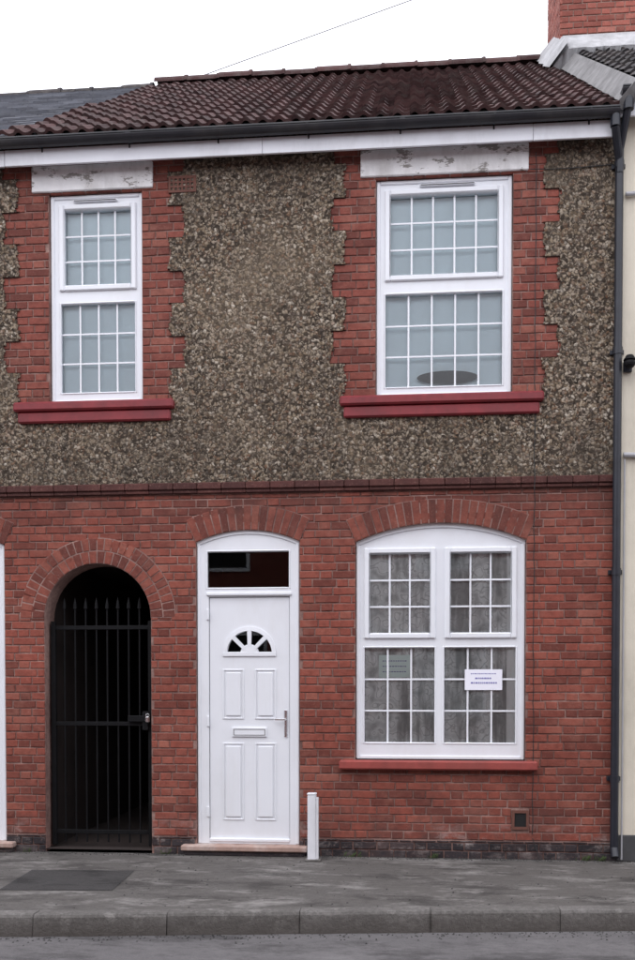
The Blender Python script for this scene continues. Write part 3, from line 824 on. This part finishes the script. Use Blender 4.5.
# ------------------------------------------------------------------ ground
def ky(x):
    x_=max(-4.5,min(4.5,x)); return -2.257+.129*x_
XS=[-60,-30,-12]+[-6.3+.915*i for i in range(14)]+[12,30,60]
def offs(x,d): return ky(x)+d
b=MB()
for a,c in zip(XS,XS[1:]):
    b.face([(a,offs(a,.13),0),(c,offs(c,.13),0),(c,.30,0),(a,.30,0)])
b.obj('pavement','pave',None,fix=False)
KB=MB(); rnd=random.Random(6)
for a,c in zip(XS,XS[1:]):
    g=.0022; t=rnd.uniform(-.004,.004); rv=rnd.random()
    n=6; z=.004+t*.5
    for i in range(n):
        a2=(a+g)+(c-a-2*g)*i/n; c2=(a+g)+(c-a-2*g)*(i+1)/n
        ja=.007*math.sin(a2*17)*math.sin(a2*5); jc=.007*math.sin(c2*17)*math.sin(c2*5)
        P=lambda x,d,zz,j:(x,offs(x,d)+t+j,zz)
        prof=[(.128,z),(.030,z),(.010,z-.006),(0,z-.024),(-.012,-.16)]
        for p,q in zip(prof,prof[1:]): KB.face([P(a2,*p,ja),P(c2,*p,jc),P(c2,*q,jc),P(a2,*q,ja)],rv)
    P=lambda x,d,zz:(x,offs(x,d)+t,zz)
    for x in(a+g,c-g): KB.face([P(x,*p) for p in prof]+[P(x,.128,-.16)],rv)
    KB.face([P(a-.004,.12,-.006),P(a+.004,.12,-.006),P(a+.004,.012,-.02),P(a-.004,.012,-.02)],rv)
    KB.face([P(a-.004,.012,-.02),P(a+.004,.012,-.02),P(a+.004,.0,-.16),P(a-.004,.0,-.16)],rv)
KB.obj('kerb','kerb',None,fix=False)
b=MB()
for a,c in zip(XS,XS[1:]): b.face([(a,-9.9,-.15),(c,-9.9,-.15),(c,offs(c,.08),-.15),(a,offs(a,.08),-.15)])
b.obj('road','road',None,fix=False)
b=MB(); b.box(-60,60,-13.2,-9.9,-.30,0,.02); b.obj('pavement','pave',None)
b=MB(); b.face([(-400,-400,-.17),(400,-400,-.17),(400,400,-.17),(-400,400,-.17)]); b.obj('ground','ground',None,fix=False)
b=MB(); b.face([(-2.30,-1.72,.004),(-1.42,-1.66,.004),(-1.47,-.86,.004),(-2.36,-.90,.004)]); b.obj('tarmac_patch','patch',None,fix=False)
b=MB(); rnd=random.Random(31)
for i in range(1500):
    x=rnd.uniform(-3.4,3.2); d=abs(rnd.gauss(0,.05)); y=-.012-d; z0=0
    if rnd.random()<.35: y=ky(x)-.02-abs(rnd.gauss(0,.09)); z0=-.15
    elif rnd.random()<.2: y=rnd.uniform(ky(x)+.15,-.1)
    s=rnd.uniform(.003,.010)
    b.mesh([(x-s,y-s,z0),(x+s,y-s*.6,z0),(x+s*.4,y+s,z0),(x,y,z0+s)],[(0,1,3),(1,2,3),(2,0,3)],rnd.random())
b.obj('grit','patch',None,fix=False)
M['weed']=plain('weed_green',(.06,.09,.03),.8,.3,9,0)
b=MB()
for cx_ in (-1.42,.35,1.1,2.45,2.58,-2.75):
    for i in range(16):
        a=rnd.uniform(0,math.pi*2); l=rnd.uniform(.015,.06); bx=cx_+rnd.gauss(0,.03); by_=-.015-abs(rnd.gauss(0,.01))
        tx=bx+math.cos(a)*l*.6; ty=by_-abs(math.sin(a))*l*.5; b.face([(bx-.003,by_,0),(bx+.003,by_,0),(tx+.004,ty,l*.7),(tx,ty,l)])
b.obj('weeds','weed',None,fix=False)
b=MB(); pts=[]
for i in range(25):
    x=-14+36*i/24; pts.append(Vector((x,10,13.5+(x+2.9)*.295)))
for a,c in zip(pts,pts[1:]): b.cyl(a,c,.011,n=6,cap=False)
b.obj('overhead_wire','wiregrey',None)

# ------------------------------------------------------------------ invented terrace across the street, unseen, added to darken the lower window reflections
OT=empty('added_terrace',None)
b=MB(); b.box(-26,26,-17.5,-13.25,-.1,6.2,0); b.obj('terrace_walls','brick_up',OT)
b=MB(); b.face([(-26,-13.0,6.15),(26,-13.0,6.15),(26,-15.4,8.0),(-26,-15.4,8.0)]); b.face([(-26,-17.8,6.15),(26,-17.8,6.15),(26,-15.4,8.0),(-26,-15.4,8.0)]); b.obj('terrace_roof','slate',OT,fix=False)
b=MB(); d=MB()
for k in range(-5,5):
    X=k*5+1
    for (a,c,z0,z1) in ((X,X+1.6,.9,2.8),(X+2.6,X+3.5,.1,2.8),(X,X+1.2,4.2,5.9),(X+2.6,X+3.5,4.2,5.9)):
        rim(b,a,c,z0,z1,.08,-13.25,-13.20,0); b.box(a+.08,c-.08,-13.25,-13.205,(z0+z1)/2,(z0+z1)/2+.08,0)
        d.box(a+.08,c-.08,-13.25,-13.23,z0+.08,z1-.08,0)
b.obj('terrace_window_frames','upvc',OT); d.obj('terrace_window_panes','dark',OT)

# ------------------------------------------------------------------ light, world, camera
wd=bpy.data.worlds.new("World"); scene.world=wd; wd.use_nodes=True; nt=wd.node_tree
bg=nt.nodes['Background']; el,az=math.radians(55),math.radians(200)
sky=nt.nodes.new('ShaderNodeTexSky'); sky.sky_type='NISHITA'; sky.sun_disc=False
sky.sun_elevation=el; sky.sun_rotation=az
tc=nt.nodes.new('ShaderNodeTexCoord')
cn=nt.nodes.new('ShaderNodeTexNoise'); cn.inputs['Scale'].default_value=2.2; cn.inputs['Detail'].default_value=5
nt.links.new(tc.outputs['Generated'],cn.inputs['Vector'])
cl=ramp(nt,cn.outputs['Fac'],[(.3,(13.2,13.3,14.4)),(.7,(15.0,15.1,16.2))])
m=mix(nt,.93,sky.outputs[0],cl)
nt.links.new(m,bg.inputs['Color']); bg.inputs['Strength'].default_value=.15
sd=bpy.data.lights.new('sun','SUN'); sd.energy=.8; sd.angle=math.radians(40); sd.color=(1,.99,.975)
so=bpy.data.objects.new('sun',sd); COL.objects.link(so)
dirv=Vector((math.sin(az)*math.cos(el),math.cos(az)*math.cos(el),math.sin(el)))
so.rotation_euler=dirv.to_track_quat('Z','Y').to_euler()
cd=bpy.data.cameras.new('camera'); cam=bpy.data.objects.new('camera',cd); COL.objects.link(cam); scene.camera=cam
cam.location=(.867,-9,1.6); cam.rotation_euler=(math.radians(88.5),0,math.radians(5.2))
cd.sensor_fit='AUTO'; cd.sensor_width=36; cd.lens=36*976/960; cd.shift_y=229.6/960; cd.shift_x=-.003; cd.clip_end=1500; cd.clip_start=.05
scene.view_settings.view_transform='Standard'; scene.view_settings.look='None'; scene.view_settings.exposure=0
